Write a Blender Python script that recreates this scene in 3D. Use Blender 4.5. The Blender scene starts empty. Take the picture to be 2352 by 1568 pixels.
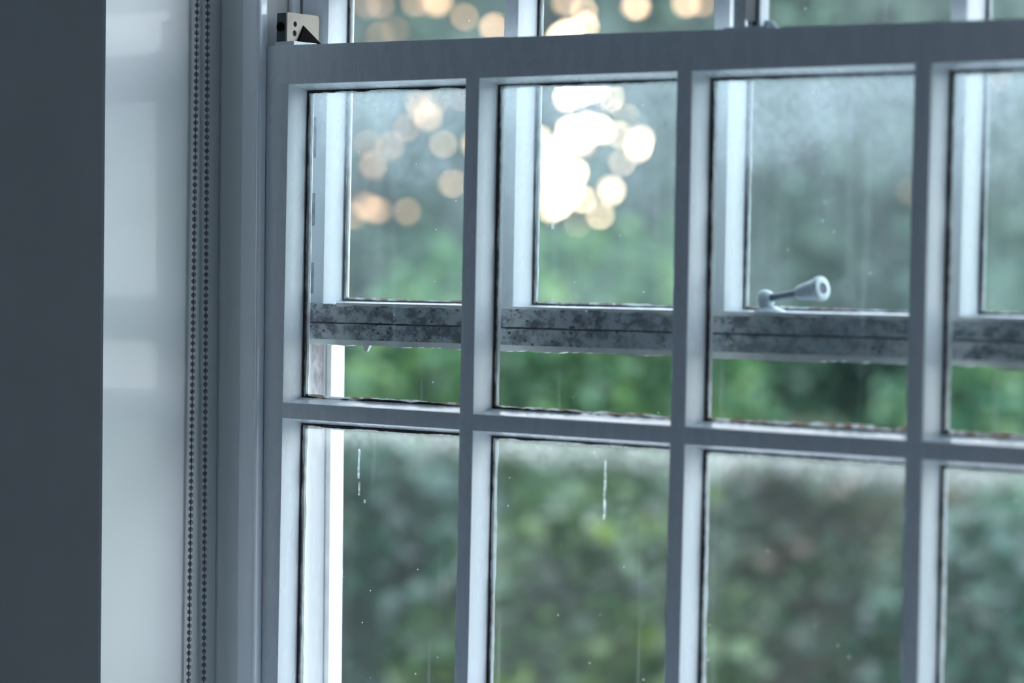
import bpy, bmesh, math, random
import numpy as np
from mathutils import Vector, Matrix

# ------------------------------------------------------------------ camera, sky, exposure
scene = bpy.context.scene
C = scene.collection
Z0 = 1.29                      # height of the window's middle glazing bar above the floor
CAM = Vector((2.19591, -2.35459, 0.16421))
FWD = Vector((-0.616055, 0.78736125, -0.02320547))
RGT = Vector((0.78712651, 0.61646385, 0.0201041))
UPV = Vector((-0.03013452, 0.00588041, 0.99952855))
FPX = 6714.92

cd = bpy.data.cameras.new('camera')
cam = bpy.data.objects.new('camera', cd)
C.objects.link(cam)
M = Matrix((RGT, UPV, -FWD)).transposed().to_4x4()
M.translation = CAM + Vector((0, 0, Z0))
cam.matrix_world = M
cd.sensor_width = 36.0
cd.lens = FPX / 2352 * 36.0
cd.clip_start = 0.05
cd.clip_end = 500
cd.dof.use_dof = True
cd.dof.focus_distance = 3.17
cd.dof.aperture_fstop = 2.8
scene.camera = cam

vs = scene.view_settings
scene.display_settings.display_device = 'sRGB'
vs.view_transform = 'Standard'
vs.look = 'None'
vs.gamma = 1.0
vs.use_curve_mapping = False
vs.exposure = 0.0

cy = scene.cycles
cy.max_bounces = 8
cy.diffuse_bounces = 5
cy.glossy_bounces = 3
cy.transmission_bounces = 4
cy.transparent_max_bounces = 16
cy.caustics_reflective = False
cy.caustics_refractive = False
cy.use_denoising = True
cy.sample_clamp_indirect = 6.0


def ray(u, v):
    return (FWD + RGT * ((u - 1176) / FPX) - UPV * ((v - 784) / FPX))


SUN_DIR = ray(1340, 300).normalized()

W = bpy.data.worlds.new('dusk_sky')
scene.world = W
W.use_nodes = True
nt = W.node_tree
nt.nodes.clear()
N = nt.nodes.new
out = N('ShaderNodeOutputWorld')
bg = N('ShaderNodeBackground')
tc = N('ShaderNodeTexCoord')
nrm = N('ShaderNodeVectorMath'); nrm.operation = 'NORMALIZE'
nt.links.new(tc.outputs['Generated'], nrm.inputs[0])
sep = N('ShaderNodeSeparateXYZ')
nt.links.new(nrm.outputs[0], sep.inputs[0])
ramp = N('ShaderNodeValToRGB')
mr = N('ShaderNodeMapRange')
mr.inputs['From Min'].default_value = -0.2
mr.inputs['From Max'].default_value = 1.0
nt.links.new(sep.outputs['Z'], mr.inputs['Value'])
nt.links.new(mr.outputs[0], ramp.inputs[0])
ramp.color_ramp.elements[0].position = 0.1
ramp.color_ramp.elements[0].color = (0.80, 0.78, 0.78, 1)
ramp.color_ramp.elements[1].position = 0.75
ramp.color_ramp.elements[1].color = (0.66, 0.76, 0.95, 1)
e = ramp.color_ramp.elements.new(0.3)
e.color = (1.02, 1.08, 1.18, 1)
sc1 = N('ShaderNodeVectorMath'); sc1.operation = 'SCALE'
sc1.inputs['Scale'].default_value = 5.35
nt.links.new(ramp.outputs[0], sc1.inputs[0])
dot = N('ShaderNodeVectorMath'); dot.operation = 'DOT_PRODUCT'
dot.inputs[1].default_value = SUN_DIR
nt.links.new(nrm.outputs[0], dot.inputs[0])
mx0 = N('ShaderNodeMath'); mx0.operation = 'MAXIMUM'; mx0.inputs[1].default_value = 0.0
nt.links.new(dot.outputs['Value'], mx0.inputs[0])


def lobe(power, col):
    p = N('ShaderNodeMath'); p.operation = 'POWER'; p.inputs[1].default_value = power
    nt.links.new(mx0.outputs[0], p.inputs[0])
    s = N('ShaderNodeVectorMath'); s.operation = 'SCALE'
    s.inputs[0].default_value = col
    nt.links.new(p.outputs[0], s.inputs['Scale'])
    return s


# towards the sunset the low sky is a dimmer, warm haze
haze_p = N('ShaderNodeMath'); haze_p.operation = 'POWER'; haze_p.inputs[1].default_value = 14.0
nt.links.new(mx0.outputs[0], haze_p.inputs[0])
hmix = N('ShaderNodeMix'); hmix.data_type = 'RGBA'
nt.links.new(haze_p.outputs[0], hmix.inputs[0])
nt.links.new(sc1.outputs[0], hmix.inputs[6])
hmix.inputs[7].default_value = (2.5, 1.55, 1.1, 1)


class _S:
    outputs = [hmix.outputs[2]]


acc = _S
for pw, col in ((1500, (46, 36, 25)), (380, (11, 5.4, 2.5))):
    l = lobe(pw, col)
    a = N('ShaderNodeVectorMath'); a.operation = 'ADD'
    nt.links.new(acc.outputs[0], a.inputs[0]); nt.links.new(l.outputs[0], a.inputs[1])
    acc = a
nt.links.new(acc.outputs[0], bg.inputs['Color'])
nt.links.new(bg.outputs[0], out.inputs['Surface'])
W.cycles.sampling_method = 'MANUAL'
W.cycles.sample_map_resolution = 1024

# ------------------------------------------------------------------ materials


def new_mat(name):
    m = bpy.data.materials.new(name)
    m.use_nodes = True
    t = m.node_tree
    t.nodes.clear()
    o = t.nodes.new('ShaderNodeOutputMaterial')
    return m, t, o


def L(t, a, b):
    t.links.new(a, b)


def coords(t, scale=(1, 1, 1)):
    tcn = t.nodes.new('ShaderNodeTexCoord')
    mp = t.nodes.new('ShaderNodeMapping')
    mp.inputs['Scale'].default_value = scale
    L(t, tcn.outputs['Object'], mp.inputs['Vector'])
    return mp.outputs[0]


def noise(t, vec, scale, detail=3, rough=0.55):
    n = t.nodes.new('ShaderNodeTexNoise')
    n.inputs['Scale'].default_value = scale
    n.inputs['Detail'].default_value = detail
    n.inputs['Roughness'].default_value = rough
    L(t, vec, n.inputs['Vector'])
    return n.outputs[0]


def rng(t, val, a, b, lo=0.0, hi=1.0):
    r = t.nodes.new('ShaderNodeMapRange')
    r.interpolation_type = 'SMOOTHSTEP'
    r.inputs['From Min'].default_value = a
    r.inputs['From Max'].default_value = b
    r.inputs['To Min'].default_value = lo
    r.inputs['To Max'].default_value = hi
    L(t, val, r.inputs['Value'])
    return r.outputs[0]


def math_(t, op, a, b=None):
    n = t.nodes.new('ShaderNodeMath'); n.operation = op
    for i, v in enumerate((a, b)):
        if v is None: continue
        if isinstance(v, (int, float)): n.inputs[i].default_value = v
        else: L(t, v, n.inputs[i])
    return n.outputs[0]


def mixc(t, fac, a, b):
    n = t.nodes.new('ShaderNodeMix'); n.data_type = 'RGBA'
    if isinstance(fac, (int, float)): n.inputs[0].default_value = fac
    else: L(t, fac, n.inputs[0])
    for i, v in ((6, a), (7, b)):
        if isinstance(v, tuple): n.inputs[i].default_value = (*v[:3], 1)
        else: L(t, v, n.inputs[i])
    return n.outputs[2]


def paint(name, col, rough=0.4, dirt=0.0, dirtcol=(0.2, 0.2, 0.2), dscale=30, bump=0.15, stretch=(1, 1, 1),
          coat=0.0, coat_rough=0.1, lo=0.5, hi=0.7, bscale=120):
    m, t, o = new_mat(name)
    p = t.nodes.new('ShaderNodeBsdfPrincipled')
    v = coords(t, stretch)
    base = mixc(t, rng(t, noise(t, v, 7, 2), 0.3, 0.7), tuple(c * 0.96 for c in col), col)
    if dirt > 0:
        f = rng(t, noise(t, v, dscale, 6, 0.7), lo, hi, 0, dirt)
        base = mixc(t, f, base, dirtcol)
    L(t, base, p.inputs['Base Color'])
    L(t, rng(t, noise(t, v, 60, 2), 0.3, 0.7, rough * 0.85, rough * 1.15), p.inputs['Roughness'])
    p.inputs['Coat Weight'].default_value = coat
    p.inputs['Coat Roughness'].default_value = coat_rough
    if bump:
        b = t.nodes.new('ShaderNodeBump')
        b.inputs['Strength'].default_value = bump
        b.inputs['Distance'].default_value = 0.0006
        L(t, noise(t, v, bscale, 3), b.inputs['Height'])
        L(t, b.outputs[0], p.inputs['Normal'])
    L(t, p.outputs[0], o.inputs['Surface'])
    return m


def plain(name, col, rough=0.5, metal=0.0, var=0.1, scale=40):
    m, t, o = new_mat(name)
    p = t.nodes.new('ShaderNodeBsdfPrincipled')
    v = coords(t)
    base = mixc(t, rng(t, noise(t, v, scale, 4), 0.3, 0.7), tuple(c * (1 - var) for c in col), tuple(min(1, c * (1 + var)) for c in col))
    L(t, base, p.inputs['Base Color'])
    p.inputs['Roughness'].default_value = rough
    p.inputs['Metallic'].default_value = metal
    L(t, p.outputs[0], o.inputs['Surface'])
    return m


WHITE = (0.79, 0.835, 0.87)
m_sash = paint('sash_gloss_paint', WHITE, 0.27, 0.12, (0.55, 0.56, 0.55), 60, 0.25, (1, 1, 0.35), lo=0.62, hi=0.8)
m_bead = paint('bead_gloss_paint', (0.88, 0.92, 0.97), 0.22, 0.2, (0.5, 0.52, 0.54), 50, 0.35, (1, 1, 0.2), coat=1.0, coat_rough=0.10, lo=0.62, hi=0.8)
m_lining = paint('lining_paint', (0.76, 0.82, 0.82), 0.45, 0.2, (0.35, 0.38, 0.36), 30, 0.1, (1, 1, 0.1), lo=0.55, hi=0.8)
m_reveal = paint('reveal_gloss_paint', (0.88, 0.89, 0.88), 0.42, 0, bump=0.0, coat=0.4, coat_rough=0.065)
m_wall = paint('wall_paint', (0.76, 0.74, 0.69), 0.75, 0, bump=0.1)
m_room = paint('room_paint', (0.37, 0.62, 0.84), 0.8, 0, bump=0.0)
m_floor = plain('floor_boards', (0.20, 0.22, 0.23), 0.5, 0, 0.2, 6)
m_brick = plain('outer_render', (0.6, 0.6, 0.58), 0.8, 0, 0.1, 9)
m_putty = paint('old_putty', (0.78, 0.79, 0.76), 0.6, 0.6, (0.50, 0.44, 0.38), 90, 0.4, lo=0.5, hi=0.65)
m_dark = plain('cracked_paint_gap', (0.035, 0.03, 0.035), 0.9, 0, 0.4, 200)
m_channel = paint('worn_channel_paint', (0.48, 0.49, 0.50), 0.5, 0.5, (0.4, 0.38, 0.37), 70, 0.2, (1, 1, 0.2), lo=0.5, hi=0.75)
m_chain = plain('chain_steel', (0.20, 0.195, 0.21), 0.12, 1.0, 0.05)
m_iron = paint('painted_iron', (0.62, 0.70, 0.74), 0.35, 0.5, (0.2, 0.24, 0.28), 120, 0.3, lo=0.5, hi=0.7)
m_hollow = plain('hollow_shade', (0.06, 0.075, 0.10), 0.5, 0.3)  # shade of the keeper slot and barrel hollow, put into the colour
m_brass = paint('tarnished_nickel', (0.44, 0.37, 0.30), 0.42, 0.5, (0.35, 0.30, 0.24), 150, 0.3, lo=0.5, hi=0.7)
m_black = plain('matte_black', (0.008, 0.007, 0.006), 1.0)
m_black.node_tree.nodes['Principled BSDF'].inputs['Specular IOR Level'].default_value = 0.1
m_bracketside = plain('dark_steel', (0.05, 0.07, 0.08), 0.5, 0.5)
m_flake = plain('peeling_paint_flake', (0.74, 0.74, 0.72), 0.6)


m_mark = plain('grey_blue_mark', (0.30, 0.35, 0.40), 0.7, 0, 0.3, 90)
m_arm = plain('arm_shaded_iron', (0.16, 0.20, 0.26), 0.45, 0.2)  # the arm's dark underside is put into its whole colour
m_barrel = plain('barrel_shaded_paint', (0.40, 0.48, 0.56), 0.4)  # shade on the barrel's side is put into its colour


def weathered(name):
    """grime and mould spots on old white paint, with a dark seam"""
    m, t, o = new_mat(name)
    p = t.nodes.new('ShaderNodeBsdfPrincipled')
    v = coords(t, (1, 1, 1.3))
    g = noise(t, v, 45, 8, 0.75)
    base = mixc(t, rng(t, g, 0.42, 0.6), (0.50, 0.53, 0.55), (0.10, 0.11, 0.13))
    broad = rng(t, noise(t, coords(t, (1, 1, 2)), 7, 3), 0.45, 0.7)
    base = mixc(t, math_(t, 'MULTIPLY', broad, 0.5), base, (0.42, 0.48, 0.52))
    vo = t.nodes.new('ShaderNodeTexVoronoi'); vo.inputs['Scale'].default_value = 130
    L(t, v, vo.inputs['Vector'])
    spot = math_(t, 'MULTIPLY', rng(t, vo.outputs['Distance'], 0.16, 0.34, 1, 0), rng(t, noise(t, v, 28, 3), 0.42, 0.56))
    base = mixc(t, spot, base, (0.025, 0.025, 0.035))
    L(t, base, p.inputs['Base Color'])
    p.inputs['Roughness'].default_value = 0.75
    b = t.nodes.new('ShaderNodeBump'); b.inputs['Strength'].default_value = 0.5; b.inputs['Distance'].default_value = 0.001
    L(t, g, b.inputs['Height']); L(t, b.outputs[0], p.inputs['Normal'])
    L(t, p.outputs[0], o.inputs['Surface'])
    return m


m_weather = weathered('mouldy_paint')


def grime_in_channel(m):
    t = m.node_tree
    p = next(n for n in t.nodes if n.type == 'BSDF_PRINCIPLED')
    old = p.inputs['Base Color'].links[0].from_socket
    v = coords(t)
    sp = t.nodes.new('ShaderNodeSeparateXYZ'); L(t, v, sp.inputs[0])
    f = math_(t, 'MULTIPLY', rng(t, sp.outputs['Y'], 0.085, 0.093), rng(t, sp.outputs['Y'], 0.110, 0.114, 1, 0.3))
    f = math_(t, 'MULTIPLY', f, rng(t, sp.outputs['Z'], -0.02, 0.05, 0.25, 1))
    f = math_(t, 'MULTIPLY', f, rng(t, noise(t, coords(t, (1, 1, 0.3)), 160, 5, 0.7), 0.3, 0.6, 0.5, 1))
    L(t, mixc(t, f, old, (0.13, 0.115, 0.115)), p.inputs['Base Color'])


grime_in_channel(m_channel)


def glass(name, top, height, haze_top, haze_base, tint=(0.96, 0.99, 0.985), streak=0.04, hazecol=(0.80, 0.88, 0.92), frost=0.0):
    """clear old glass with dirt specks and a thin pale film, denser below TOP over HEIGHT metres"""
    m, t, o = new_mat(name)
    v = coords(t)
    sp = t.nodes.new('ShaderNodeSeparateXYZ'); L(t, v, sp.inputs[0])
    wob = noise(t, v, 14, 4)
    zz = math_(t, 'ADD', sp.outputs['Z'], math_(t, 'MULTIPLY', math_(t, 'SUBTRACT', wob, 0.5), height * 0.8))
    g = rng(t, zz, top - height, top, 0, 1)
    g = math_(t, 'POWER', g, 1.6)
    mott = rng(t, noise(t, v, 110, 6, 0.7), 0.3, 0.7, 0.7, 1.3)
    film = math_(t, 'MULTIPLY', math_(t, 'MULTIPLY', g, haze_top), mott)
    film = math_(t, 'ADD', film, rng(t, noise(t, v, 9, 3), 0.3, 0.7, haze_base * 0.6, haze_base * 1.4))
    st = rng(t, noise(t, coords(t, (60, 60, 2.2)), 1.0, 2), 0.66, 0.76, 0, streak)
    film = math_(t, 'ADD', film, st)
    vo = t.nodes.new('ShaderNodeTexVoronoi'); vo.inputs['Scale'].default_value = 75
    L(t, v, vo.inputs['Vector'])
    sep2 = t.nodes.new('ShaderNodeSeparateColor'); L(t, vo.outputs['Color'], sep2.inputs[0])
    speck = math_(t, 'MULTIPLY', rng(t, vo.outputs['Distance'], 0.03, 0.09, 1, 0), rng(t, sep2.outputs[0], 0.86, 0.9))
    film = math_(t, 'ADD', film, math_(t, 'MULTIPLY', speck, 0.5))
    film = math_(t, 'MINIMUM', film, 0.9)
    tr = t.nodes.new('ShaderNodeBsdfTransparent'); tr.inputs[0].default_value = (*tint, 1)
    gl = t.nodes.new('ShaderNodeBsdfGlossy'); gl.inputs['Roughness'].default_value = 0.02
    lw = t.nodes.new('ShaderNodeLayerWeight'); lw.inputs['Blend'].default_value = 0.5
    fr = t.nodes.new('ShaderNodeMath'); fr.operation = 'MULTIPLY_ADD'      # Schlick, the same on both faces of the pane
    L(t, math_(t, 'POWER', lw.outputs['Facing'], 5.0), fr.inputs[0]); fr.inputs[1].default_value = 0.60; fr.inputs[2].default_value = 0.03
    mg = t.nodes.new('ShaderNodeMixShader')
    L(t, fr.outputs[0], mg.inputs[0]); L(t, tr.outputs[0], mg.inputs[1]); L(t, gl.outputs[0], mg.inputs[2])
    tl = t.nodes.new('ShaderNodeBsdfTranslucent'); tl.inputs[0].default_value = (*hazecol, 1)
    df = t.nodes.new('ShaderNodeBsdfDiffuse'); df.inputs[0].default_value = (*hazecol, 1)
    md = t.nodes.new('ShaderNodeMixShader'); md.inputs[0].default_value = 0.35
    L(t, tl.outputs[0], md.inputs[1]); L(t, df.outputs[0], md.inputs[2])
    mm = t.nodes.new('ShaderNodeMixShader')
    L(t, film, mm.inputs[0]); L(t, mg.outputs[0], mm.inputs[1]); L(t, md.outputs[0], mm.inputs[2])
    L(t, mm.outputs[0], o.inputs['Surface'])
    return m


g_low1 = glass('glass_upper_row', 0.40, 0.22, 0.30, 0.008, hazecol=(0.80, 0.89, 0.97))
g_low2 = glass('glass_lower_row', 0.004, 0.05, 0.32, 0.018, hazecol=(0.82, 0.86, 0.84), streak=0.05)
g_up = glass('glass_top_sash', 0.50, 0.5, 0.0, 0.046, hazecol=(0.80, 0.88, 0.92))

# ------------------------------------------------------------------ mesh helpers


def link(name, verts, faces, mat, parent=None, smooth=False, z0=True):
    me = bpy.data.meshes.new(name)
    me.from_pydata([tuple(v) for v in verts], [], faces)
    me.materials.append(mat)
    me.validate()
    bm = bmesh.new(); bm.from_mesh(me)
    bmesh.ops.recalc_face_normals(bm, faces=bm.faces)
    bm.to_mesh(me); bm.free()
    if smooth:
        for p in me.polygons: p.use_smooth = True
    o = bpy.data.objects.new(name, me)
    C.objects.link(o)
    if parent is not None: o.parent = parent
    elif z0: o.location.z = Z0
    return o


def empty(name, label=None, cat=None, group=None, loc=(0, 0, 0)):
    o = bpy.data.objects.new(name, None)
    C.objects.link(o)
    o.empty_display_size = 0.05
    o.location = (loc[0], loc[1], loc[2] + Z0)
    if label: o['label'] = label; o['category'] = cat
    if group: o['group'] = group
    return o


def struct(o):
    o['kind'] = 'structure'
    return o


def box_vf(x0, x1, y0, y1, z0, z1):
    v = [(x, y, z) for z in (z0, z1) for y in (y0, y1) for x in (x0, x1)]
    f = [(0, 1, 3, 2), (4, 6, 7, 5), (0, 4, 5, 1), (1, 5, 7, 3), (3, 7, 6, 2), (2, 6, 4, 0)]
    return v, f


def boxes(name, bs, mat, parent=None, bev=0.0):
    V, F = [], []
    for b in bs:
        v, f = box_vf(*b)
        F += [tuple(i + len(V) for i in q) for q in f]
        V += v
    o = link(name, V, F, mat, parent)
    if bev:
        md = o.modifiers.new('bevel', 'BEVEL'); md.width = bev; md.segments = 3; md.limit_method = 'ANGLE'
        for p in o.data.polygons: p.use_smooth = True
        md.harden_normals = True
    return o


def sweep(name, prof, path, mat, parent=None, closed_prof=True, smooth=False):
    """PROF: function i -> list of 3D points for station i; PATH: number of stations"""
    V, F = [], []
    n = None
    for i in range(path):
        pts = prof(i)
        n = len(pts)
        V += pts
    for i in range(path - 1):
        for j in range(n):
            k = (j + 1) % n
            F.append((i * n + j, i * n + k, (i + 1) * n + k, (i + 1) * n + j))
    F.append(tuple(range(n)))
    F.append(tuple((path - 1) * n + j for j in range(n)))
    return link(name, V, F, mat, parent, smooth)


def smooth_sharp(o, ang=35):
    for p in o.data.polygons: p.use_smooth = True
    me = o.data
    bm = bmesh.new(); bm.from_mesh(me)
    for e in bm.edges:
        if len(e.link_faces) == 2 and e.calc_face_angle(0) > math.radians(ang): e.smooth = False
        elif len(e.link_faces) != 2: e.smooth = False
    bm.to_mesh(me); bm.free()
    return o


# ------------------------------------------------------------------ measures of the window
X1, P, WB = 0.0380, 0.2663, 0.0187
D, T = 0.0265, 0.0057          # depth of the glass behind the room face, flare of the bars
HB = 0.018                     # height of the glazing bar
ZRT, ZRB = 0.4055, 0.3646
D2, D2G = 0.063, 0.0905
ZUT, ZUB = 0.1290, 0.0866
XR = X1 + 4 * P - WB           # inner edge of the right stile
XS = XR + X1                   # right edge of the sash
TOPSLOPE = -0.0055
R = random.Random(4)


def shear(z):
    return -0.0128 * (z - 0.08)


def bar_profile(w, d, t, fin, front_rad=0.0016, putty=0.014):
    """half profile of a glazing bar across its width a, depth y; mirrored"""
    h = w / 2
    half = [(h - front_rad, 0.0), (h - front_rad * 0.3, front_rad * 0.3), (h, front_rad),
            (h + t * 0.25, d * 0.45), (h + t * 0.6, d * 0.8), (h + t, d), (h + t, d + 0.0005), (fin, d + 0.0012), (fin, d + putty)]
    return [(-a, y) for a, y in half] + [(a, y) for a, y in reversed(half)]


def vbar(name, xc, w, y0, d, t, z0, z1, parent, mat, jit=0.0, seg=10):
    pr = bar_profile(w, d, t, 0.003)
    ph = R.random() * 9

    def st(i):
        z = z0 + (z1 - z0) * i / seg
        dx = jit * math.sin(ph + z * 9)
        return [(xc + a + dx, y0 + y, z) for a, y in pr]
    return smooth_sharp(sweep(name, st, seg + 1, mat, parent))


def hbar(name, x0, x1, z, w, y0, d, t, parent, mat, slope=0.0):
    pr = bar_profile(w, d, t, 0.003)

    def st(i):
        x = x0 + (x1 - x0) * i / 4
        zz = z + slope * (x - 0.4)
        return [(x, y0 + y, zz + a) for a, y in pr]
    return smooth_sharp(sweep(name, st, 5, mat, parent))


def jag_strip(name, p0, p1, inward, wmin, wmax, mat, parent, th=0.0012, seed=0, n=None, skip=0.0, wave=0.0):
    """an uneven strip that follows the edge p0-p1 and reaches a varying width inward"""
    r = random.Random(seed)
    p0, p1, iw = Vector(p0), Vector(p1), Vector(inward)
    ln = (p1 - p0).length
    n = n or max(6, int(ln / 0.0045))
    ws = []
    w = r.uniform(wmin, wmax)
    for i in range(n + 1):
        w += r.uniform(-1, 1) * (wmax - wmin) * 0.45
        w = min(wmax, max(wmin, w))
        ws.append(w + wave * max(0, math.sin(i * 0.13 + seed)))
    V, F = [], []
    for i in range(n + 1):
        b = p0.lerp(p1, i / n)
        a = b - iw * 0.002
        c = b + iw * ws[i]
        V += [a, c, c + Vector((0, th, 0)), a + Vector((0, th, 0))]
    for i in range(n):
        k = i * 4
        for j in range(4):
            F.append((k + j, k + (j + 1) % 4, k + 4 + (j + 1) % 4, k + 4 + j))
    F += [(0, 1, 2, 3), (n * 4, n * 4 + 1, n * 4 + 2, n * 4 + 3)]
    return link(name, V, F, mat, parent)


def putty_bead(name, x0, x1, z0, z1, y, parent, seed, wl=0.006, wb=0.004, wt=0.004):
    """the outside putty: a sloping, slightly uneven frame around one pane"""
    r = random.Random(seed)
    V, F = [], []
    n = 36
    sides = [((x0, z0), (x0, z1), (1, 0), wl), ((x0, z1), (x1, z1), (0, -1), wt), ((x1, z1), (x1, z0), (-1, 0), wl), ((x1, z0), (x0, z0), (0, 1), wb)]
    for (ax, az), (bx, bz), (ix, iz), w in sides:
        base = len(V)
        ww = w
        for i in range(n + 1):
            f = i / n
            ww += r.uniform(-1, 1) * 0.0006
            ww = min(w * 1.35, max(w * 0.7, ww))
            x, z = ax + (bx - ax) * f, az + (bz - az) * f
            xo, zo = x - ix * 0.004, z - iz * 0.004
            V += [(xo, y, zo), (x + ix * ww, y, z + iz * ww), (xo, y + 0.0095, zo)]
        for i in range(n):
            k = base + i * 3
            for j in range(3):
                F.append((k + j, k + (j + 1) % 3, k + 3 + (j + 1) % 3, k + 3 + j))
        F += [(base, base + 1, base + 2), (base + n * 3, base + n * 3 + 1, base + n * 3 + 2)]
    return link(name, V, F, m_putty, parent)


def smear_material(beige):
    m, t, o = new_mat('paint_smear_beige' if beige else 'paint_smear_white')
    tl = t.nodes.new('ShaderNodeBsdfTranslucent'); df = t.nodes.new('ShaderNodeBsdfDiffuse')
    c = mixc(t, rng(t, noise(t, coords(t), 90, 4), 0.4, 0.65), (0.80, 0.83, 0.84), (0.72, 0.72, 0.70) if not beige else (0.50, 0.40, 0.33))
    L(t, c, tl.inputs[0]); L(t, c, df.inputs[0])
    mx = t.nodes.new('ShaderNodeMixShader'); mx.inputs[0].default_value = 0.5
    L(t, df.outputs[0], mx.inputs[1]); L(t, tl.outputs[0], mx.inputs[2]); L(t, mx.outputs[0], o.inputs['Surface'])
    return m


m_smear = smear_material(False)
m_smear_b = smear_material(True)


def build_pane(x0, x1, z0, z1, y, gm, parent, seed, dark=(1, 1, 1, 1), wl=0.006, wb=0.004, wt=0.004, slope=0.0, smear=(0.0046, 0.0034, 0.0042)):
    """x0.. are the visible opening at the glass. Returns the pane with its putty and the cracks round it"""
    v, f = box_vf(x0 - 0.003, x1 + 0.003, y, y + 0.003, z0 - 0.003, z1 + 0.003)
    g = link('glass_pane', v, f, gm, parent)
    putty_bead('putty', x0, x1, z0, z1, y + 0.0040, g, seed, 0.0012, 0.0012, 0.0012)
    yy = y - 0.0016
    dl, dt, dr, db = dark
    if dl: jag_strip('cracked_edge', (x0, yy, z0), (x0, yy, z1), (1, 0, 0), 0.0012 * dl, 0.0032 * dl, m_dark, g, seed=seed)
    if dt: jag_strip('cracked_edge', (x0, yy, z1), (x1, yy, z1), (0, 0, -1), 0.0004 * dt, 0.0024 * dt, m_dark, g, seed=seed + 1)
    if dr: jag_strip('cracked_edge', (x1, yy, z0), (x1, yy, z1), (-1, 0, 0), 0.0005 * dr, 0.0015 * dr, m_dark, g, seed=seed + 2)
    if db: jag_strip('cracked_edge', (x0, yy, z0), (x1, yy, z0), (0, 0, 1), 0.0006 * db, 0.0026 * db, m_dark, g, seed=seed + 3)
    ys = y + 0.0034
    jag_strip('paint_smear', (x0, ys, z0), (x0, ys, z1), (1, 0, 0), smear[0] * 0.8, smear[0], m_smear, g, th=0.0004, seed=seed + 5)
    jag_strip('paint_smear', (x0, ys, z1), (x1, ys, z1), (0, 0, -1), smear[1] * 0.7, smear[1], m_smear, g, th=0.0004, seed=seed + 6)
    jag_strip('paint_smear', (x0, ys, z0), (x1, ys, z0), (0, 0, 1), smear[2] * 0.6, smear[2], m_smear_b, g, th=0.0004, seed=seed + 7)
    return g


# ------------------------------------------------------------------ the wall, the recess and the fixed window frame
FL = -Z0
RX0, RX1, RY0, RY1, RZ1 = -2.3, 3.4, -0.176, -4.6, 1.35
OX0, OX1 = -0.06, XS + 0.06
WZ0, WZ1 = -0.44, 1.17
YO = 0.140


def jamb_block(name, x_in, side, mat, xfar, y0, y1, z0, z1):
    """a wall block whose inner edge leans like the old jamb"""
    V, F = [], []
    for z in (z0, z1):
        xi = x_in + (shear(z) if side < 0 else 0)
        V += [(xfar, y0, z), (xi, y0, z), (xi, y1, z), (xfar, y1, z)]
    F = [(0, 1, 2, 3), (4, 5, 6, 7), (0, 1, 5, 4), (1, 2, 6, 5), (2, 3, 7, 6), (3, 0, 4, 7)]
    return link(name, V, F, mat)


struct(jamb_block('wall_left', OX0 - 0.0045, -1, m_wall, RX0, RY0, YO, FL, RZ1))
struct(jamb_block('wall_right', OX1 + 0.0045, 1, m_wall, RX1, RY0, YO, FL, RZ1))
struct(boxes('wall_front_top', [(OX0 - 0.02, OX1 + 0.0045, RY0, YO, WZ1, RZ1)], m_wall)).name = 'wall_front'
struct(boxes('wall_below', [(OX0 - 0.004, OX1 + 0.0045, RY0, YO, FL, WZ0 - 0.02)], m_wall)).name = 'wall_under_window'
struct(boxes('wall_side_left', [(RX0 - 0.2, RX0, RY1, YO, FL, RZ1)], m_room))
struct(boxes('wall_side_right', [(RX1, RX1 + 0.2, RY1, YO, FL, RZ1)], paint('slate_bounce_cut', (0.12, 0.18, 0.24), 0.8, 0, bump=0.0)))  # unseen wall made dark to cut bounce onto the right-hand bars
FILL_OPENING = (0.86, 1.50, -0.30, 0.74)      # an added opening in the unseen back wall, for fill on room-side faces
struct(boxes('wall_back', [(RX0, FILL_OPENING[0], RY1 - 0.2, RY1, FL, RZ1), (FILL_OPENING[1], RX1, RY1 - 0.2, RY1, FL, RZ1),
                           (FILL_OPENING[0], FILL_OPENING[1], RY1 - 0.2, RY1, FL, FILL_OPENING[2]), (FILL_OPENING[0], FILL_OPENING[1], RY1 - 0.2, RY1, FILL_OPENING[3], RZ1)], m_room))
struct(boxes('ceiling', [(RX0 - 0.2, RX1 + 0.2, RY1 - 0.2, YO, RZ1, RZ1 + 0.2)], m_room))
struct(boxes('floor', [(RX0 - 0.2, RX1 + 0.2, RY1 - 0.2, YO, FL - 0.2, FL)], m_floor))

# glossy boards lining the recess
def board(name, xi, side, mat, z0, z1):
    V = []
    for z in (z0, z1):
        s = shear(z) if side < 0 else 0
        a, b = (xi - 0.0045 * 1.0, xi) if side < 0 else (xi, xi + 0.0045)
        V += [(a + s, RY0, z), (b + s, RY0, z), (b + s, -0.0015, z), (a + s, -0.0015, z)]
    F = [(0, 1, 2, 3), (4, 5, 6, 7), (0, 1, 5, 4), (1, 2, 6, 5), (2, 3, 7, 6), (3, 0, 4, 7)]
    return link(name, V, F, mat)


struct(board('trim_1', OX0, -1, m_reveal, WZ0, WZ1))
struct(board('trim_2', OX1, 1, m_reveal, WZ0, WZ1))
struct(boxes('trim_3', [(OX0 - 0.015, OX1, RY0 - 0.03, -0.0015, WZ0 - 0.02, WZ0)], m_sash, None, 0.003))

win = struct(empty('window_1'))


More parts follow.
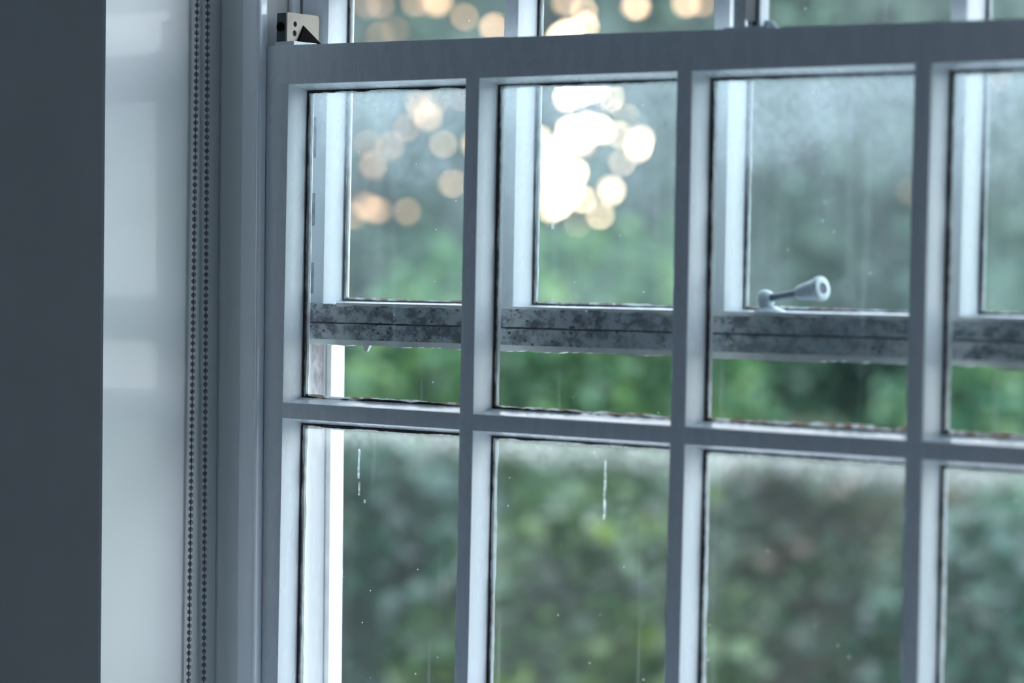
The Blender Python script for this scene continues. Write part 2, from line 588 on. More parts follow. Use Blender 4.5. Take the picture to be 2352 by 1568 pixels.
def jamb_piece(name, xa, xb, ya, yb, mat, z0=WZ0, z1=WZ1, rad=0.0, mirror=False):
    """upright piece of the frame, leaning on the left; with one rounded front"""
    prof = []
    if rad:
        for k in range(7):
            a = math.pi / 2 * k / 6
            prof.append((xa + rad - rad * math.cos(a), ya + rad - rad * math.sin(a)))
        for k in range(7):
            a = math.pi / 2 * k / 6
            prof.append((xb - rad + rad * math.sin(a), ya + rad - rad * math.cos(a)))
        prof += [(xb, yb), (xa, yb)]
    else:
        prof = [(xa, ya), (xb, ya), (xb, yb), (xa, yb)]
    if mirror:
        prof = [(XS - x, y) for x, y in reversed(prof)]

    def st(i):
        z = z0 + (z1 - z0) * i / 6
        s = 0 if mirror else shear(z)
        return [(x + s, y, z) for x, y in prof]
    return smooth_sharp(sweep(name, st, 7, mat, win), 30)


for mir in (False, True):
    jamb_piece('box_lining', -0.0605, -0.0030, -0.0012, 0.014, m_lining, mirror=mir)
    jamb_piece('staff_bead', -0.0173, 0.0100, -0.0135, -0.0018, m_bead, rad=0.0045, mirror=mir)
    jamb_piece('pulley_stile', -0.0605, -0.0028, 0.0142, 0.1145, m_channel, mirror=mir)
    jamb_piece('parting_bead', -0.0028, 0.0040, 0.0470, 0.0590, m_sash, rad=0.0015, mirror=mir)
    jamb_piece('outer_lining', -0.0605, 0.0042, 0.1165, 0.1385, m_flake, mirror=mir)
# grime worn into the left channel where the top sash has slid
V, F = [], []
boxes('frame_head', [(-0.06, XS + 0.06, -0.0012, 0.1385, 1.145, WZ1)], m_sash, win)
boxes('frame_sill', [(-0.06, XS + 0.06, 0.0, 0.17, WZ0 - 0.02, -0.425)], m_sash, win)

# ------------------------------------------------------------------ the lower sash
low = empty('lower_sash', 'lower window sash with grey-white bars, nearest the room, two rows of panes', 'window sash')
sd = 0.0405
# left stile, right stile with flared inner side
def stile(name, xa, xb, z0, z1, y0, d, t, parent, mat, side, thick, zslope=0.0):
    r_ = 0.0016
    prof = [(xa, 0), (xb - r_, 0), (xb - r_ * .3, r_ * .3), (xb, r_), (xb + t * .25, d * .45), (xb + t * .6, d * .8), (xb + t, d), (xb + t, d + .0005),
            (xb - 0.003, d + 0.0012), (xb - 0.003, thick), (xa, thick)]
    if side > 0:
        prof = [(xa + xb - x, y) for x, y in reversed(prof)]

    def st(i):
        z = z0 + (z1 - z0) * i / 6
        return [(x, y0 + y, z) for x, y in prof]
    return smooth_sharp(sweep(name, st, 7, mat, parent))


stile('stile', -0.0020, X1, -0.42, ZRT - 0.0003, 0.0, D, T, low, m_sash, -1, sd)
stile('stile', XR, XS + 0.0020, -0.42, ZRT - 0.0003, 0.0, D, T, low, m_sash, 1, sd)


def rail(name, xa, xb, z0, z1, y0, d, t, parent, mat, thick, up=False, s0=0.0, s1=0.0, front=0.0):
    """horizontal rail; its glazed side (below, or above when UP) flares towards the glass"""
    r_ = 0.0016
    prof = [(z1, front), (z0 + r_, front), (z0 + r_ * .3, front + r_ * .3), (z0, front + r_), (z0 - t * .25, d * .45), (z0 - t * .6, d * .8), (z0 - t, d), (z0 - t, d + .0005),
            (z0 + 0.003, d + .0012), (z0 + 0.003, thick), (z1, thick)]
    if up:
        prof = [(z0 + z1 - z, y) for z, y in reversed(prof)]

    def st(i):
        x = xa + (xb - xa) * i / 8
        return [(x, y0 + y, z + (s1 if (z > (z0 + z1) / 2) else s0) * (x - 0.4)) for z, y in prof]
    return smooth_sharp(sweep(name, st, 9, mat, parent))


rail('top_rail', -0.0018, XS + 0.0018, ZRB, ZRT, 0.0, D, T, low, m_sash, sd, s1=TOPSLOPE, front=-0.0003)
rail('bottom_rail', -0.0018, XS + 0.0018, -0.42, -0.3466, 0.0, D, T, low, m_sash, sd, up=True, front=-0.0003)
for k in (1, 2, 3):
    xc = X1 + k * P - WB / 2
    vbar('glazing_bar', xc, WB, 0.0, D, T, -0.349, ZRB + 0.002, low, m_sash, jit=0.0004)
for k in range(4):
    xa = X1 + k * P - (0.004 if k else 0.002)
    xb = X1 + (k + 1) * P - WB + 0.004
    hbar('glazing_bar', xa, xb, HB / 2 + 0.0005, HB, 0.0003, D - 0.0003, T, low, m_sash, slope=-0.002)
for k in range(4):
    xa, xb = X1 + k * P + T, X1 + (k + 1) * P - WB - T
    zt = 0.0005 + 0.0
    if k == 0:
        build_pane(xa, xb, HB + T, ZRB - T, D, g_low1, low, 10, dark=(1, 1, .6, 1.1), wl=0.0045)
    else:
        build_pane(xa, xb, HB + T - 0.001, ZRB - T, D, g_low1, low, 10 + k * 7, dark=(1.0, .8, .6, (.7, 1.25, .5, .4)[k]), smear=(0.0048, 0.003, (.0042, .0045, .006, .006)[k]))
    build_pane(xa, xb, -0.3466 + T, -T, D, g_low2, low, 50 + k * 7, dark=(1.0, .75, .6, .8), smear=(0.0050, 0.0040, 0.004))

# dried runs of paint on the glass
panes = [o for o in C.objects if o.name.startswith('glass_pane') and o.parent == low]


def run_material():
    m, t, o = new_mat('dried_run')
    tr = t.nodes.new('ShaderNodeBsdfTransparent'); tl = t.nodes.new('ShaderNodeBsdfTranslucent')
    tl.inputs[0].default_value = (0.75, 0.82, 0.82, 1)
    mx = t.nodes.new('ShaderNodeMixShader'); L(t, rng(t, noise(t, coords(t), 220, 3), 0.3, 0.7, 0.04, 0.26), mx.inputs[0])
    L(t, tr.outputs[0], mx.inputs[1]); L(t, tl.outputs[0], mx.inputs[2]); L(t, mx.outputs[0], o.inputs['Surface'])
    return m


m_run = run_material()


def run_on_glass(pane, x, z0, z1, w, seed):
    jag_strip('paint_run', (x, D - 0.0004, z0), (x + 0.0004, D - 0.0004, z1), (1, 0, 0), w * 0.2, w, m_run, pane, th=0.0003, seed=seed)


run_on_glass(panes[1], 0.1270, -0.060, -0.028, 0.0016, 1)
run_on_glass(panes[1], 0.1283, -0.078, -0.064, 0.0010, 2)
run_on_glass(panes[1], 0.1366, -0.086, -0.082, 0.0018, 3)
run_on_glass(panes[1], 0.1058, -0.182, -0.160, 0.0012, 4)
run_on_glass(panes[3], 0.4562, -0.082, -0.022, 0.0013, 5)
run_on_glass(panes[2], 0.3830, 0.211, 0.222, 0.0020, 6)

# metal stop bracket on the left end of the top rail
stop = empty('x', None)
stop.name = 'sash_stop'
stop.parent = low
stop.location = (0, 0, 0)
zb = 0.4122


def plate_with_holes():
    # plate in the y-z plane, two round holes
    ya, yb, za, zt_ = 0.0035, 0.0550, zb, zb + 0.0315
    holes = [(0.0162, zb + 0.0195, 0.0030), (0.0155, zb + 0.0095, 0.0034)]
    bm = bmesh.new()
    x_ = 0.0314

    def loop(pts):
        vs_ = [bm.verts.new((x_, y, z)) for y, z in pts]
        return [bm.edges.new((vs_[i], vs_[(i + 1) % len(vs_)])) for i in range(len(vs_))]
    outer = []
    r_ = 0.0035
    for cx_, cz_, a0 in ((yb - r_, zt_ - r_, 0), (ya + 0.0015, zt_ - 0.0015, 1), (ya + 0.0005, za + 0.0005, 2), (yb - 0.0005, za + 0.0005, 3)):
        rr = (r_, 0.0015, 0.0005, 0.0005)[a0]
        for q in range(5):
            a = math.pi / 2 * (a0 + q / 4)
            outer.append((cx_ + rr * math.cos(a), cz_ + rr * math.sin(a)))
    es = loop(outer)
    for hy, hz, hr in holes:
        es += loop([(hy + hr * math.cos(2 * math.pi * q / 20), hz + hr * math.sin(2 * math.pi * q / 20)) for q in range(20)])
    bmesh.ops.triangle_fill(bm, use_beauty=True, edges=es)
    ret = bmesh.ops.extrude_face_region(bm, geom=bm.faces[:])
    bmesh.ops.translate(bm, vec=(-0.0022, 0, 0), verts=[v for v in ret['geom'] if isinstance(v, bmesh.types.BMVert)])
    bmesh.ops.recalc_face_normals(bm, faces=bm.faces)
    me = bpy.data.meshes.new('plate'); bm.to_mesh(me); bm.free()
    me.materials.append(m_brass)
    o = bpy.data.objects.new('plate', me); C.objects.link(o); o.parent = stop
    o['label'] = 'tarnished plate with two round holes'
    return o


plate_with_holes()
boxes('side_block', [(0.0150, 0.0291, 0.0040, 0.0240, zb, zb + 0.0312)], m_bracketside, stop, 0.0008)
boxes('foot', [(0.0135, 0.0420, 0.0030, 0.0400, ZRT + 0.0005, zb - 0.0001)], m_iron, stop, 0.0005)


def cyl_vf(c, ax, r, h, n=20, r2=None, cap=True):
    ax = Vector(ax).normalized()
    a = ax.orthogonal().normalized(); b = ax.cross(a)
    c = Vector(c)
    r2 = r if r2 is None else r2
    V = [c + (a * math.cos(2 * math.pi * i / n) + b * math.sin(2 * math.pi * i / n)) * r for i in range(n)]
    V += [c + ax * h + (a * math.cos(2 * math.pi * i / n) + b * math.sin(2 * math.pi * i / n)) * r2 for i in range(n)]
    F = [(i, (i + 1) % n, n + (i + 1) % n, n + i) for i in range(n)]
    if cap: F += [tuple(range(n)), tuple(range(n, 2 * n))]
    return V, F


v, f = cyl_vf((0.0215, 0.0041, zb + 0.0160), (0, -1, 0), 0.0050, 0.0018)
smooth_sharp(link('screw_head', v, f, m_black, stop))
# dark triangular wedge standing off the plate
v = [(0.0316, 0.0185, zb), (0.0316, 0.0295, zb + 0.0190), (0.0316, 0.0570, zb),
     (0.0350, 0.0195, zb), (0.0328, 0.0290, zb + 0.0185), (0.0350, 0.0565, zb)]
f = [(0, 1, 2), (3, 4, 5), (0, 1, 4, 3), (1, 2, 5, 4), (2, 0, 3, 5)]
link('wedge', v, f, m_black, stop)['label'] = 'black triangular wedge'

# fork-shaped fastener keeper on the top rail
fork = empty('x', None); fork.name = 'fastener_keeper'; fork.parent = low; fork.location = (0, 0, 0)
zr = ZRT + TOPSLOPE * 0.23


def tube(name, pts, rad, mat, parent, n=14, smooth=True):
    pts = [Vector(p) for p in pts]
    V, F = [], []
    prev = None
    for i, p in enumerate(pts):
        d = (pts[min(i + 1, len(pts) - 1)] - pts[max(i - 1, 0)]).normalized()
        a = d.orthogonal().normalized() if prev is None else (prev - d * prev.dot(d)).normalized()
        prev = a
        b = d.cross(a)
        r_ = rad[i] if isinstance(rad, (list, tuple)) else rad
        V += [p + (a * math.cos(2 * math.pi * k / n) + b * math.sin(2 * math.pi * k / n)) * r_ for k in range(n)]
    for i in range(len(pts) - 1):
        for k in range(n):
            F.append((i * n + k, i * n + (k + 1) % n, (i + 1) * n + (k + 1) % n, (i + 1) * n + k))
    F += [tuple(range(n)), tuple((len(pts) - 1) * n + k for k in range(n))]
    o = link(name, V, F, mat, parent)
    return smooth_sharp(o, 50)


boxes('base', [(0.598, 0.651, 0.010, 0.034, zr, zr + 0.0032)], m_iron, fork, 0.001)
boxes('prong', [(0.6138, 0.6166, 0.004, 0.022, zr, zr + 0.050)], m_iron, fork, 0.0008)
boxes('prong', [(0.6365, 0.6395, 0.012, 0.028, zr, zr + 0.050)], m_iron, fork, 0.0008)
boxes('tongue', [(0.6215, 0.6255, 0.0080, 0.0265, zr + 0.0095, zr + 0.050)], m_flake, fork, 0.0012)
boxes('socket', [(0.6180, 0.6355, 0.0285, 0.0320, zr + 0.003, zr + 0.048)], m_hollow, fork, 0.001)  # dark fill painted as the shaded slot
tube('foot', [(0.644, 0.016, zr + 0.0045), (0.652, 0.0155, zr + 0.0038), (0.656, 0.0155, zr + 0.002)], [0.0045, 0.0038, 0.002], m_iron, fork)

# ------------------------------------------------------------------ the upper sash
up = empty('upper_sash', 'upper window sash slid part way down behind, mouldy grey bottom rail', 'window sash')
uw = D2G - D2
UT = 0.0058
US0, US1 = 0.0055, 0.0055      # the sash hangs slightly crooked
ZTOP = 0.88
stile('stile', -0.0005, X1, ZUB + 0.0001, ZTOP, D2, uw, UT, up, m_sash, -1, 0.042)
stile('stile', XR, XS + 0.0005, ZUB + 0.0001, ZTOP, D2, uw, UT, up, m_sash, 1, 0.042)
rl = rail('bottom_rail', -0.0004, XS + 0.0004, ZUB, ZUT, D2, uw, UT * 0.6, up, m_sash, 0.042, up=True, s0=US0, s1=US1, front=-0.0004)
rl['label'] = 'bottom rail with flaking white paint on top'
# grimy facing of the rail: two bands with a seam between
def face_band(name, z0, z1, mat, yb=0.0032, lip=0.0):
    V, F = [], []
    n = 120
    r = random.Random(int(z0 * 1e5))
    for i in range(n + 1):
        x = 0.0008 + (XS - 0.0016) * i / n
        s = US0 * (x - 0.4)
        j0, j1 = r.uniform(-.0004, .0004), r.uniform(-.0004, .0004)
        V += [(x, D2 - yb, z0 + s + j0), (x, D2 - yb, z1 + s + j1), (x, D2 - 0.0005, z1 + s + 0.0006), (x, D2 - 0.0005, z0 + s - 0.0006)]
    for i in range(n):
        k = i * 4
        for j in range(4):
            F.append((k + j, k + (j + 1) % 4, k + 4 + (j + 1) % 4, k + 4 + j))
    F += [(0, 1, 2, 3), (n * 4, n * 4 + 1, n * 4 + 2, n * 4 + 3)]
    return link(name, V, F, mat, up)


ZM = (ZUT + ZUB) / 2
boxes('seam', [(0.001, XS - 0.001, D2 - 0.0022, D2 - 0.0006, ZM - 0.0028, ZM + 0.0028)], m_dark, up)
for za_, zb_ in ((0.288, 0.333), (0.213, 0.249), (0.138, 0.172)):  # three flat grey-blue marks down the left stile
    boxes('stile_mark', [(0.0185, 0.0232, D2 - 0.0006, D2 + 0.0010, za_, zb_)], m_mark, up)
b1 = face_band('mouldy_facing', ZM + 0.0011, ZUT - 0.0006, m_weather)
b2 = face_band('mouldy_facing', ZUB + 0.0008, ZM - 0.0011, m_weather, 0.0036)
for b in (b1, b2): b['label'] = 'grimy, mould-spotted grey facing strip'
jag_strip('flaking_edge', (0.002, D2 - 0.0040, ZUB + 0.0012 - 0.4 * US0), (XS - 0.002, D2 - 0.0040, ZUB + 0.0012 + 0.72 * US0), (0, 0, -1), 0.0034, 0.0050, m_flake, up, th=0.012, seed=77)
jag_strip('flaking_edge', (0.06, D2 - 0.0035, ZUT - 0.0008 - 0.35 * US0), (XS - 0.002, D2 - 0.0035, ZUT - 0.0008 + 0.72 * US0), (0, 0, -1), 0.0003, 0.0026, m_flake, up, th=0.003, seed=78)
# drip of paint hanging under the rail
v = [(0.0985, D2 - 0.004, ZUB), (0.112, D2 - 0.004, ZUB), (0.1065, D2 - 0.0035, ZUB - 0.0105), (0.1035, D2 - 0.0035, ZUB - 0.0100),
     (0.0985, D2 + 0.001, ZUB), (0.112, D2 + 0.001, ZUB), (0.1065, D2 - 0.0005, ZUB - 0.0105), (0.1035, D2 - 0.0005, ZUB - 0.0100)]
f = [(0, 1, 2, 3), (4, 5, 6, 7), (0, 1, 5, 4), (1, 2, 6, 5), (2, 3, 7, 6), (3, 0, 4, 7)]
link('paint_drip', v, f, m_flake, up)
rail('top_rail', -0.0004, XS + 0.0004, 0.841, ZTOP, D2, uw, UT, up, m_sash, 0.042, front=-0.0004)
for k in (1, 2, 3):
    xc = X1 + k * P - WB / 2
    vbar('glazing_bar', xc, WB, D2, uw, UT, ZUT - 0.004, 0.843, up, m_sash, jit=0.0004)
for k in range(4):
    xa = X1 + k * P - (0.004 if k else 0.002)
    hbar('glazing_bar', xa, X1 + (k + 1) * P - WB + 0.004, 0.485, HB, D2 + 0.0003, uw - 0.0003, UT, up, m_sash)
for k in range(4):
    xa, xb = X1 + k * P + UT, X1 + (k + 1) * P - WB - UT
    sl = US1 * (X1 + (k + .5) * P - 0.4)
    build_pane(xa, xb, ZUT + UT * 0.6 + sl, 0.476 - UT, D2G, g_up, up, 100 + k * 7, dark=(.7, .5, .4, .35), smear=(0.0036, 0.0022, 0.0034))
    build_pane(xa, xb, 0.494 + UT, 0.841 - UT, D2G, g_up, up, 140 + k * 7, dark=(.7, .5, .4, .35), wl=0.0035)

# fastener arm with a hollow barrel end on the upper sash's bottom rail
fa = empty('x', None); fa.name = 'sash_fastener'; fa.parent = up; fa.location = (0, 0, 0)
fa['label'] = 'painted iron fastener arm with hollow flared end'
zf = ZUT + US1 * 0.22 + 0.0006
yf = D2 + 0.011
pv = Vector((0.6125, yf, zf + 0.0135))


def lathe(name, c, ax, prof, mat, parent, n=28):
    ax = Vector(ax).normalized(); a = ax.orthogonal().normalized(); b = ax.cross(a); c = Vector(c)
    V, F = [], []
    for h, r_ in prof:
        V += [c + ax * h + (a * math.cos(2 * math.pi * k / n) + b * math.sin(2 * math.pi * k / n)) * max(r_, 1e-5) for k in range(n)]
    for i in range(len(prof) - 1):
        for k in range(n):
            F.append((i * n + k, i * n + (k + 1) % n, (i + 1) * n + (k + 1) % n, (i + 1) * n + k))
    F += [tuple(range(n)), tuple((len(prof) - 1) * n + k for k in range(n))]
    return smooth_sharp(link(name, V, F, mat, parent), 50)


lathe('base', (pv.x + 0.006, yf, zf - 0.0005), (0, 0, 1), [(0, 0.0175), (0.0012, 0.0172), (0.0030, 0.0150), (0.0052, 0.0085), (0.0070, 0.0060)], m_iron, fa)
lathe('pivot_knob', (pv.x, yf, pv.z - 0.0095), (0, 0, 1), [(0, 0.0055), (0.002, 0.0074), (0.005, 0.0088), (0.0095, 0.0094), (0.0135, 0.0085), (0.0165, 0.0062), (0.0182, 0.003), (0.0186, 0)], m_iron, fa)
d_ = Vector((1.0, -0.10, 0.165)).normalized()
st_ = pv + d_ * 0.006
lathe('arm', st_, d_, [(0, 0.0042), (0.004, 0.0040), (0.012, 0.0032), (0.020, 0.0036), (0.037, 0.0040)], m_arm, fa)
lathe('barrel', st_ + d_ * 0.034, d_, [(0, 0.0040), (0.002, 0.0062), (0.006, 0.0074), (0.014, 0.0088), (0.024, 0.0105), (0.0262, 0.0112)], m_barrel, fa)
lathe('rim', st_ + d_ * 0.034, d_, [(0.0258, 0.0060), (0.0258, 0.0112), (0.0270, 0.0120), (0.0295, 0.0122), (0.0315, 0.0118), (0.0322, 0.0108), (0.0322, 0.0060), (0.0312, 0.0054), (0.0262, 0.0052)], m_iron, fa)
lathe('bore', st_ + d_ * 0.0590, d_, [(0, 0.0049), (0.0062, 0.0052)], m_hollow, fa)  # solid dark plug, coloured as the shaded hollow

# ------------------------------------------------------------------ the blind's ball chain
ch = empty('blind_chain', 'looped steel ball chain hanging in two strands beside the window', 'chain')


def strand(ti, bi, z_top=1.10, z_bot=-0.365):
    """points of a hanging strand; ti, bi: (x, y, z) at the top and bottom of the view"""
    t_, b_ = Vector(ti), Vector(bi)
    out_ = []
    z = z_top
    while z > z_bot:
        f_ = (z - b_.z) / (t_.z - b_.z)
        out_.append(Vector((b_.x + (t_.x - b_.x) * min(f_, 1.3), b_.y + (t_.y - b_.y) * min(f_, 1.3), z)))
        z -= PITCH
    return out_


PITCH = 0.00755


def bpx(u, v, x):
    d = ray(u, v)
    return CAM + d * ((x - CAM.x) / d.x)


sA = strand(bpx(453, 0, -0.0572), bpx(433, 1568, -0.0486))
sB = strand(bpx(477, 0, -0.0565), bpx(468, 1568, -0.0475))
bm = bmesh.new(); bmesh.ops.create_uvsphere(bm, u_segments=20, v_segments=12, radius=0.00262)
bead_me = bpy.data.meshes.new('bead'); bm.to_mesh(bead_me); bm.free()
for p_ in bead_me.polygons: p_.use_smooth = True
bead_me.materials.append(m_chain)


def bead_obj(p_):
    o = bpy.data.objects.new('bead', bead_me); C.objects.link(o); o.parent = ch; o.location = p_


def bead_mass(pts, name='bead'):
    bv = np.array([v.co[:] for v in bead_me.vertices])
    bf = [tuple(p.vertices) for p in bead_me.polygons]
    V = np.concatenate([bv + np.array(p_[:]) for p_ in pts])
    F = [tuple(i + k * len(bv) for i in f) for k in range(len(pts)) for f in bf]
    me = bpy.data.meshes.new(name)
    me.from_pydata(V.tolist(), [], F)
    for q in me.polygons: q.use_smooth = True
    me.materials.append(m_chain)
    o = bpy.data.objects.new(name, me); C.objects.link(o); o.parent = ch; o['kind'] = 'stuff'
    return o


rest = []
for p_ in sA:
    if -0.30 < p_.z < 0.462: bead_obj(p_)
    else: rest.append(p_)
rest += sB
# the loop at the foot
a_, b_ = sA[-1], sB[-1]
mid = (a_ + b_) / 2; rad_ = (b_ - a_).length / 2
loop_pts = []
for k in range(1, 6):
    an = math.pi * k / 6
    loop_pts.append(mid - (b_ - a_) / 2 * math.cos(an) + Vector((0, 0, -rad_ * math.sin(an))))
rest += loop_pts
bead_mass(rest)
tube('link_wire', [sA[0]] + sA[1::12] + [sA[-1]] + loop_pts + [sB[-1]] + sB[::-1][1::12] + [sB[0]], 0.0006, m_chain, ch, 12)
boxes('clutch', [(-0.0725, -0.030, -0.075, -0.022, 1.09, 1.169)], m_sash, ch, 0.004)

# ------------------------------------------------------------------ the garden
GZ = -1.75                     # lawn, in window coordinates


def leaf_mat(name, c0, c1, c2, gloss=0.7, rough=0.28, trans=0.35):
    m, t, o = new_mat(name)
    at = t.nodes.new('ShaderNodeAttribute'); at.attribute_name = 'tint'
    rp = t.nodes.new('ShaderNodeValToRGB')
    L(t, at.outputs['Fac'], rp.inputs[0])
    rp.color_ramp.elements[0].color = (*c0, 1)
    rp.color_ramp.elements[1].color = (*c2, 1)
    e_ = rp.color_ramp.elements.new(0.5); e_.color = (*c1, 1)
    p = t.nodes.new('ShaderNodeBsdfPrincipled')
    L(t, rp.outputs[0], p.inputs['Base Color'])
    p.inputs['Roughness'].default_value = rough
    p.inputs['Specular IOR Level'].default_value = gloss
    tl = t.nodes.new('ShaderNodeBsdfTranslucent')
    L(t, rp.outputs[0], tl.inputs[0])
    mx = t.nodes.new('ShaderNodeMixShader'); mx.inputs[0].default_value = trans
    L(t, p.outputs[0], mx.inputs[1]); L(t, tl.outputs[0], mx.inputs[2])
    L(t, mx.outputs[0], o.inputs['Surface'])
    return m


def lownoise(pts, seed, freq):
    r = np.random.RandomState(seed)
    o_ = np.zeros(len(pts))
    for k in range(7):
        w = r.normal(size=3) * freq * (1 + k * 0.35)
        o_ += np.sin(pts @ w + r.uniform(0, 6.28)) / (1 + k * 0.3)
    return o_ / 2.2


# gaps between the leaves through which the evening sky shows: (view position, gap size)
GAPS = [(846, 12, 15), (880, 6, 13), (910, 66, 13), (955, 4, 12), (990, 10, 11), (1012, 2, 11), (1066, 34, 11), (1134, 62, 14), (1300, 8, 11), (1340, 22, 11),
        (1345, 60, 10), (1310, 78, 12), (1282, 88, 12), (1458, 14, 7), (1572, 8, 8), (1615, 4, 7), (870, 78, 6),
        (984, 268, 19), (962, 240, 9), (1000, 238, 9), (1017, 330, 11), (930, 292, 7), (898, 336, 6), (855, 380, 12), (838, 474, 14), (866, 482, 12), (812, 500, 12),
        (935, 487, 9), (1052, 222, 9), (845, 330, 5), (1330, 212, 12), (1365, 204, 10), (1300, 222, 9), (1400, 228, 6),
        (1310, 300, 21), (1345, 290, 24), (1378, 298, 19), (1340, 330, 21), (1372, 352, 20), (1300, 330, 20), (1262, 350, 24), (1252, 400, 26), (1275, 385, 13), (1240, 320, 15), (1248, 432, 14),
        (1420, 310, 5), (1472, 322, 8), (1466, 342, 4), (1425, 370, 4), (1340, 458, 13), (1404, 440, 13), (1290, 465, 9), (1265, 480, 10), (1378, 494, 7), (1330, 510, 5), (1440, 270, 6),
        (1310, 440, 8), (1320, 395, 18), (1298, 415, 14), (2084, 440, 11), (2290, 175, 6), (1200, 300, 16), (1190, 380, 14), (1120, 270, 10), (1090, 330, 10), (1170, 200, 9), (1040, 420, 6)]
GD = [(ray(u, v).normalized(), g) for u, v, g in GAPS]


def crown(name, cx_, cy_, cz_, rx, ry, rz, n, size, mat, parent, seed, gaps=0.0, shell=0.55, tfreq=4.0, hole=None):
    """leaves of one crown: small folded blades facing all ways, thinner towards the middle"""
    r = np.random.RandomState(seed)
    d = r.normal(size=(n, 3)); d /= np.linalg.norm(d, axis=1)[:, None]
    rad = (shell + (1 - shell) * r.rand(n)) ** 0.8
    lump = 1 + 0.16 * lownoise(d, seed + 5, 3.2)
    c = d * rad[:, None] * lump[:, None] * np.array([rx, ry, rz])
    ca, sa = 0.788, 0.616          # the planting runs square to the garden path, not to the house
    c = np.stack([c[:, 0] * ca - c[:, 1] * sa, c[:, 0] * sa + c[:, 1] * ca, c[:, 2]], 1) + np.array([cx_, cy_, cz_])
    keep = c[:, 2] > GZ + 0.05
    if hole is not None: keep &= lownoise(c, seed + 9, 9.0) > hole
    if gaps:
        camv = np.array(CAM)
        v = c - camv
        dist = np.linalg.norm(v, axis=1)
        u = v / dist[:, None]
        for gd, g in GD:
            ang = np.sqrt(np.maximum(0, 2 - 2 * (u @ np.array(gd))))
            keep &= ~(ang * dist < g / FPX * gaps + size * 0.42)
    c = c[keep]
    n = len(c)
    tint = 0.5 + 0.42 * lownoise(c, seed, tfreq) * 0.7 + 0.16 * r.normal(size=n)
    a = r.normal(size=(n, 3)); a[:, 2] *= 0.5; a /= np.linalg.norm(a, axis=1)[:, None]
    b = r.normal(size=(n, 3)); b -= (b * a).sum(1)[:, None] * a; b /= np.linalg.norm(b, axis=1)[:, None]
    nn = np.cross(a, b)
    s_ = size * (0.7 + 0.6 * r.rand(n))[:, None]
    w_ = s_ * 0.30
    p0 = c - a * s_ * 0.5
    p1 = c + a * s_ * 0.5
    q0 = c + b * w_ + nn * s_ * 0.10 - a * s_ * 0.06
    q1 = c - b * w_ + nn * s_ * 0.10 - a * s_ * 0.06
    V = np.stack([p0, q0, p1, q1], 1).reshape(-1, 3)
    k = np.arange(n) * 4
    F = np.stack([k, k + 1, k + 2, k, k + 2, k + 3], 1).reshape(-1)
    me = bpy.data.meshes.new(name)
    me.vertices.add(len(V)); me.vertices.foreach_set('co', V.astype(np.float32).ravel())
    me.loops.add(len(F)); me.loops.foreach_set('vertex_index', F.astype(np.int32))
    me.polygons.add(2 * n)
    me.polygons.foreach_set('loop_start', (np.arange(2 * n) * 3).astype(np.int32))
    at = me.attributes.new('tint', 'FLOAT', 'POINT')
    at.data.foreach_set('value', np.repeat(np.clip(tint, 0, 1), 4).astype(np.float32))
    me.update(calc_edges=True)
    me.materials.append(mat)
    o = bpy.data.objects.new(name, me); C.objects.link(o); o.parent = parent
    return o


m_bark = plain('bark', (0.10, 0.08, 0.065), 0.9, 0, 0.3, 12)


def plant(name, label, cat, group, base, crowns, mat, trunk_r, seed, size, n, gaps=0.0, **kw):
    e_ = empty(name, label, cat, group, (base[0], base[1], GZ))
    bx_, by_ = base
    r = random.Random(seed)
    top = max(c[2] for c in crowns)
    tr = bpy.data.objects
    pts = [(0, 0, -0.1), (r.uniform(-.05, .05), r.uniform(-.05, .05), (top - GZ) * 0.4), (r.uniform(-.1, .1), r.uniform(-.1, .1), (top - GZ) * 0.95)]
    t_ = tube('trunk', pts, [trunk_r, trunk_r * .8, trunk_r * .35], m_bark, e_)
    for i, c in enumerate(crowns):
        cr = crown('foliage', c[0], c[1], c[2], c[3], c[4], c[5], int(n * c[6] if len(c) > 6 else n), size, mat, e_, seed + i * 13, gaps, **kw)
        cr.location = (-bx_, -by_, -GZ)
    return e_


def at(u, t):
    """ground position seen at view column u, T metres away"""
    p = CAM + ray(u, 620) * t
    return p.x, p.y


def pos(u, v, t):
    p = CAM + ray(u, v) * t
    return p.x, p.y, p.z


struct(boxes('ground', [(-60, 40, 4.2, 90, GZ - 0.3, GZ)], plain('grass', (0.06, 0.12, 0.035), 0.9, 0, 0.4, 3)))
struct(boxes('ground_bounce', [(-60, 40, YO, 4.2, GZ - 0.3, GZ + 0.01)], plain('pale_bounce', (0.52, 0.52, 0.50), 0.8, 0, 0.15, 2)))  # added unseen pale strip, bounces skylight up onto the sash undersides
struct(boxes('wall_outside_base', [(OX0 - 3, OX1 + 3, RY0, YO, GZ - 0.3, FL - 0.2)], m_brick))

LS = 0.50


def lm(name, cols, **k):
    return leaf_mat(name, *[tuple(x * LS for x in c) for c in cols], **k)


mA = lm('leaves_mid_green', ((0.008, 0.035, 0.018), (0.05, 0.16, 0.065), (0.20, 0.36, 0.08)))
mB = lm('leaves_blue_green', ((0.008, 0.045, 0.03), (0.035, 0.15, 0.09), (0.10, 0.30, 0.17)), gloss=0.8, rough=0.22)
mC = lm('leaves_yellow_green', ((0.012, 0.045, 0.018), (0.07, 0.18, 0.05), (0.28, 0.42, 0.08)))
mD = lm('leaves_far_tree', ((0.03, 0.085, 0.055), (0.085, 0.24, 0.14), (0.20, 0.40, 0.22)), trans=0.25)
mR = lm('leaves_pinkish', ((0.010, 0.045, 0.025), (0.05, 0.16, 0.06), (0.38, 0.26, 0.19)))

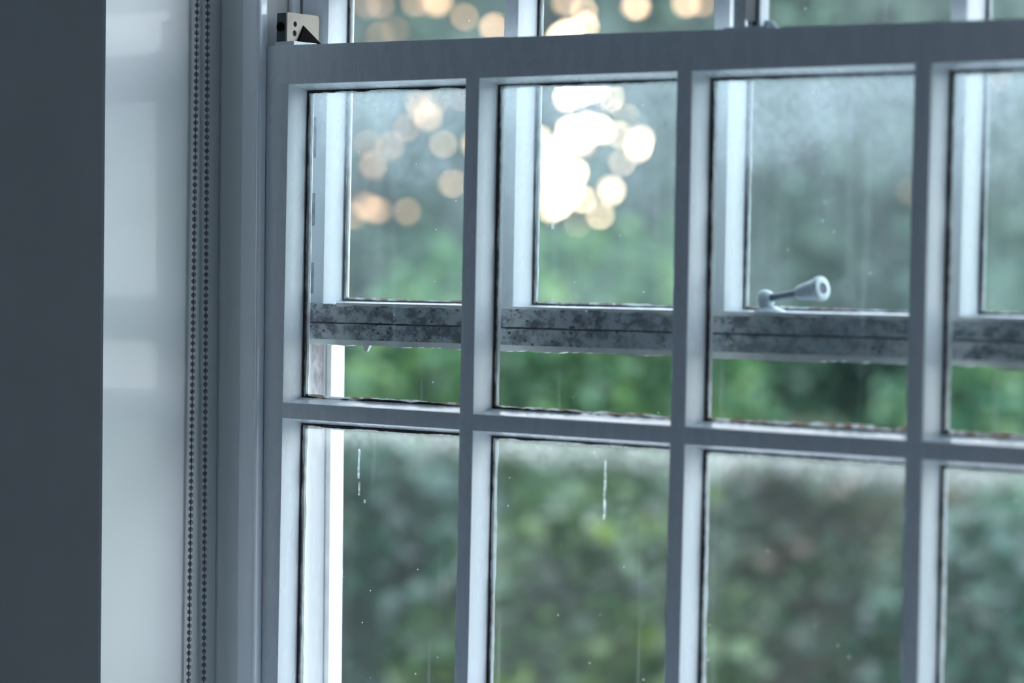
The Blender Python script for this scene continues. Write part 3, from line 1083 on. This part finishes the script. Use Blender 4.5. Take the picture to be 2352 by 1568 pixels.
LS = 1.15
mA3 = lm('leaves_back_green', ((0.012, 0.05, 0.02), (0.06, 0.17, 0.065), (0.20, 0.34, 0.09)))
mC3 = lm('leaves_back_light_green', ((0.012, 0.05, 0.03), (0.06, 0.18, 0.09), (0.24, 0.36, 0.14)))

# shrubs: view column, row of the centre, distance, radius across, radius in depth, half height
SH = [(230, 1560, 9.6, .68, .6, .66, mA, 'dark green shrub at the left behind the window stile'),
      (1330, 1550, 9.3, .60, .55, .58, mC, 'bright yellow-green shrub seen low through the second pane column'),
      (2440, 1560, 9.5, .66, .6, .62, mB, 'blue-green shrub at the far right edge of the view'),
      (790, 1420, 11.6, .80, .6, .78, mB, 'blue-green glossy shrub seen low through the left-hand panes'),
      (1890, 1400, 11.6, .80, .6, .76, mR, 'green shrub with scattered dusky pink leaves'),
      (-40, 1170, 13.8, 1.22, .6, 1.3, mA3, 'taller green bush half behind the left window reveal'),
      (1270, 1150, 13.8, 1.2, .6, 1.25, mA3, 'mid green bush standing behind the yellow-green shrub'),
      (2570, 1150, 13.8, 1.2, .6, 1.25, mC3, 'light green bush showing under the top sash at the right')]
for i, (u, v, t, rx, ry, rz_, mt, lab) in enumerate(SH):
    p = pos(u, v, t)
    plant('garden_shrub', lab, 'shrub', None, (p[0], p[1]), [(p[0], p[1], p[2], rx, ry, rz_)], mt, 0.05, 20 + i, 0.105, int(7500 * rx * rz_ / .8), gaps=0.6, tfreq=8.0, hole=-0.35)
# trees behind, thick enough to close off all but a few chinks of sky
TR = [(540, 300, 16.6, 1.42, .7, 2.4, 'dark tree left of the glowing sky gaps'),
      (1890, 300, 16.6, 1.42, .7, 2.4, 'dense green tree beyond the fastener arm'),
      (-280, 330, 19.4, 1.85, .7, 2.9, 'far tree at the left, mostly hidden by the wall'),
      (1210, 330, 19.4, 1.85, .7, 2.9, 'leafy tree lit orange from behind by the low sun'),
      (2700, 330, 19.4, 1.85, .7, 2.9, 'far tree at the right edge behind the shrubs')]
for i, (u, v, t, rx, ry, rz_, lab) in enumerate(TR):
    p = pos(u, v, t)
    plant('tree', lab, 'tree', None, (p[0], p[1]), [(p[0], p[1], p[2], rx, ry, rz_, 1.0)], mD, 0.12, 60 + i, 0.12, int(13000 * rx * rz_ / 1.3), gaps=1.25, shell=0.2, tfreq=5.0)
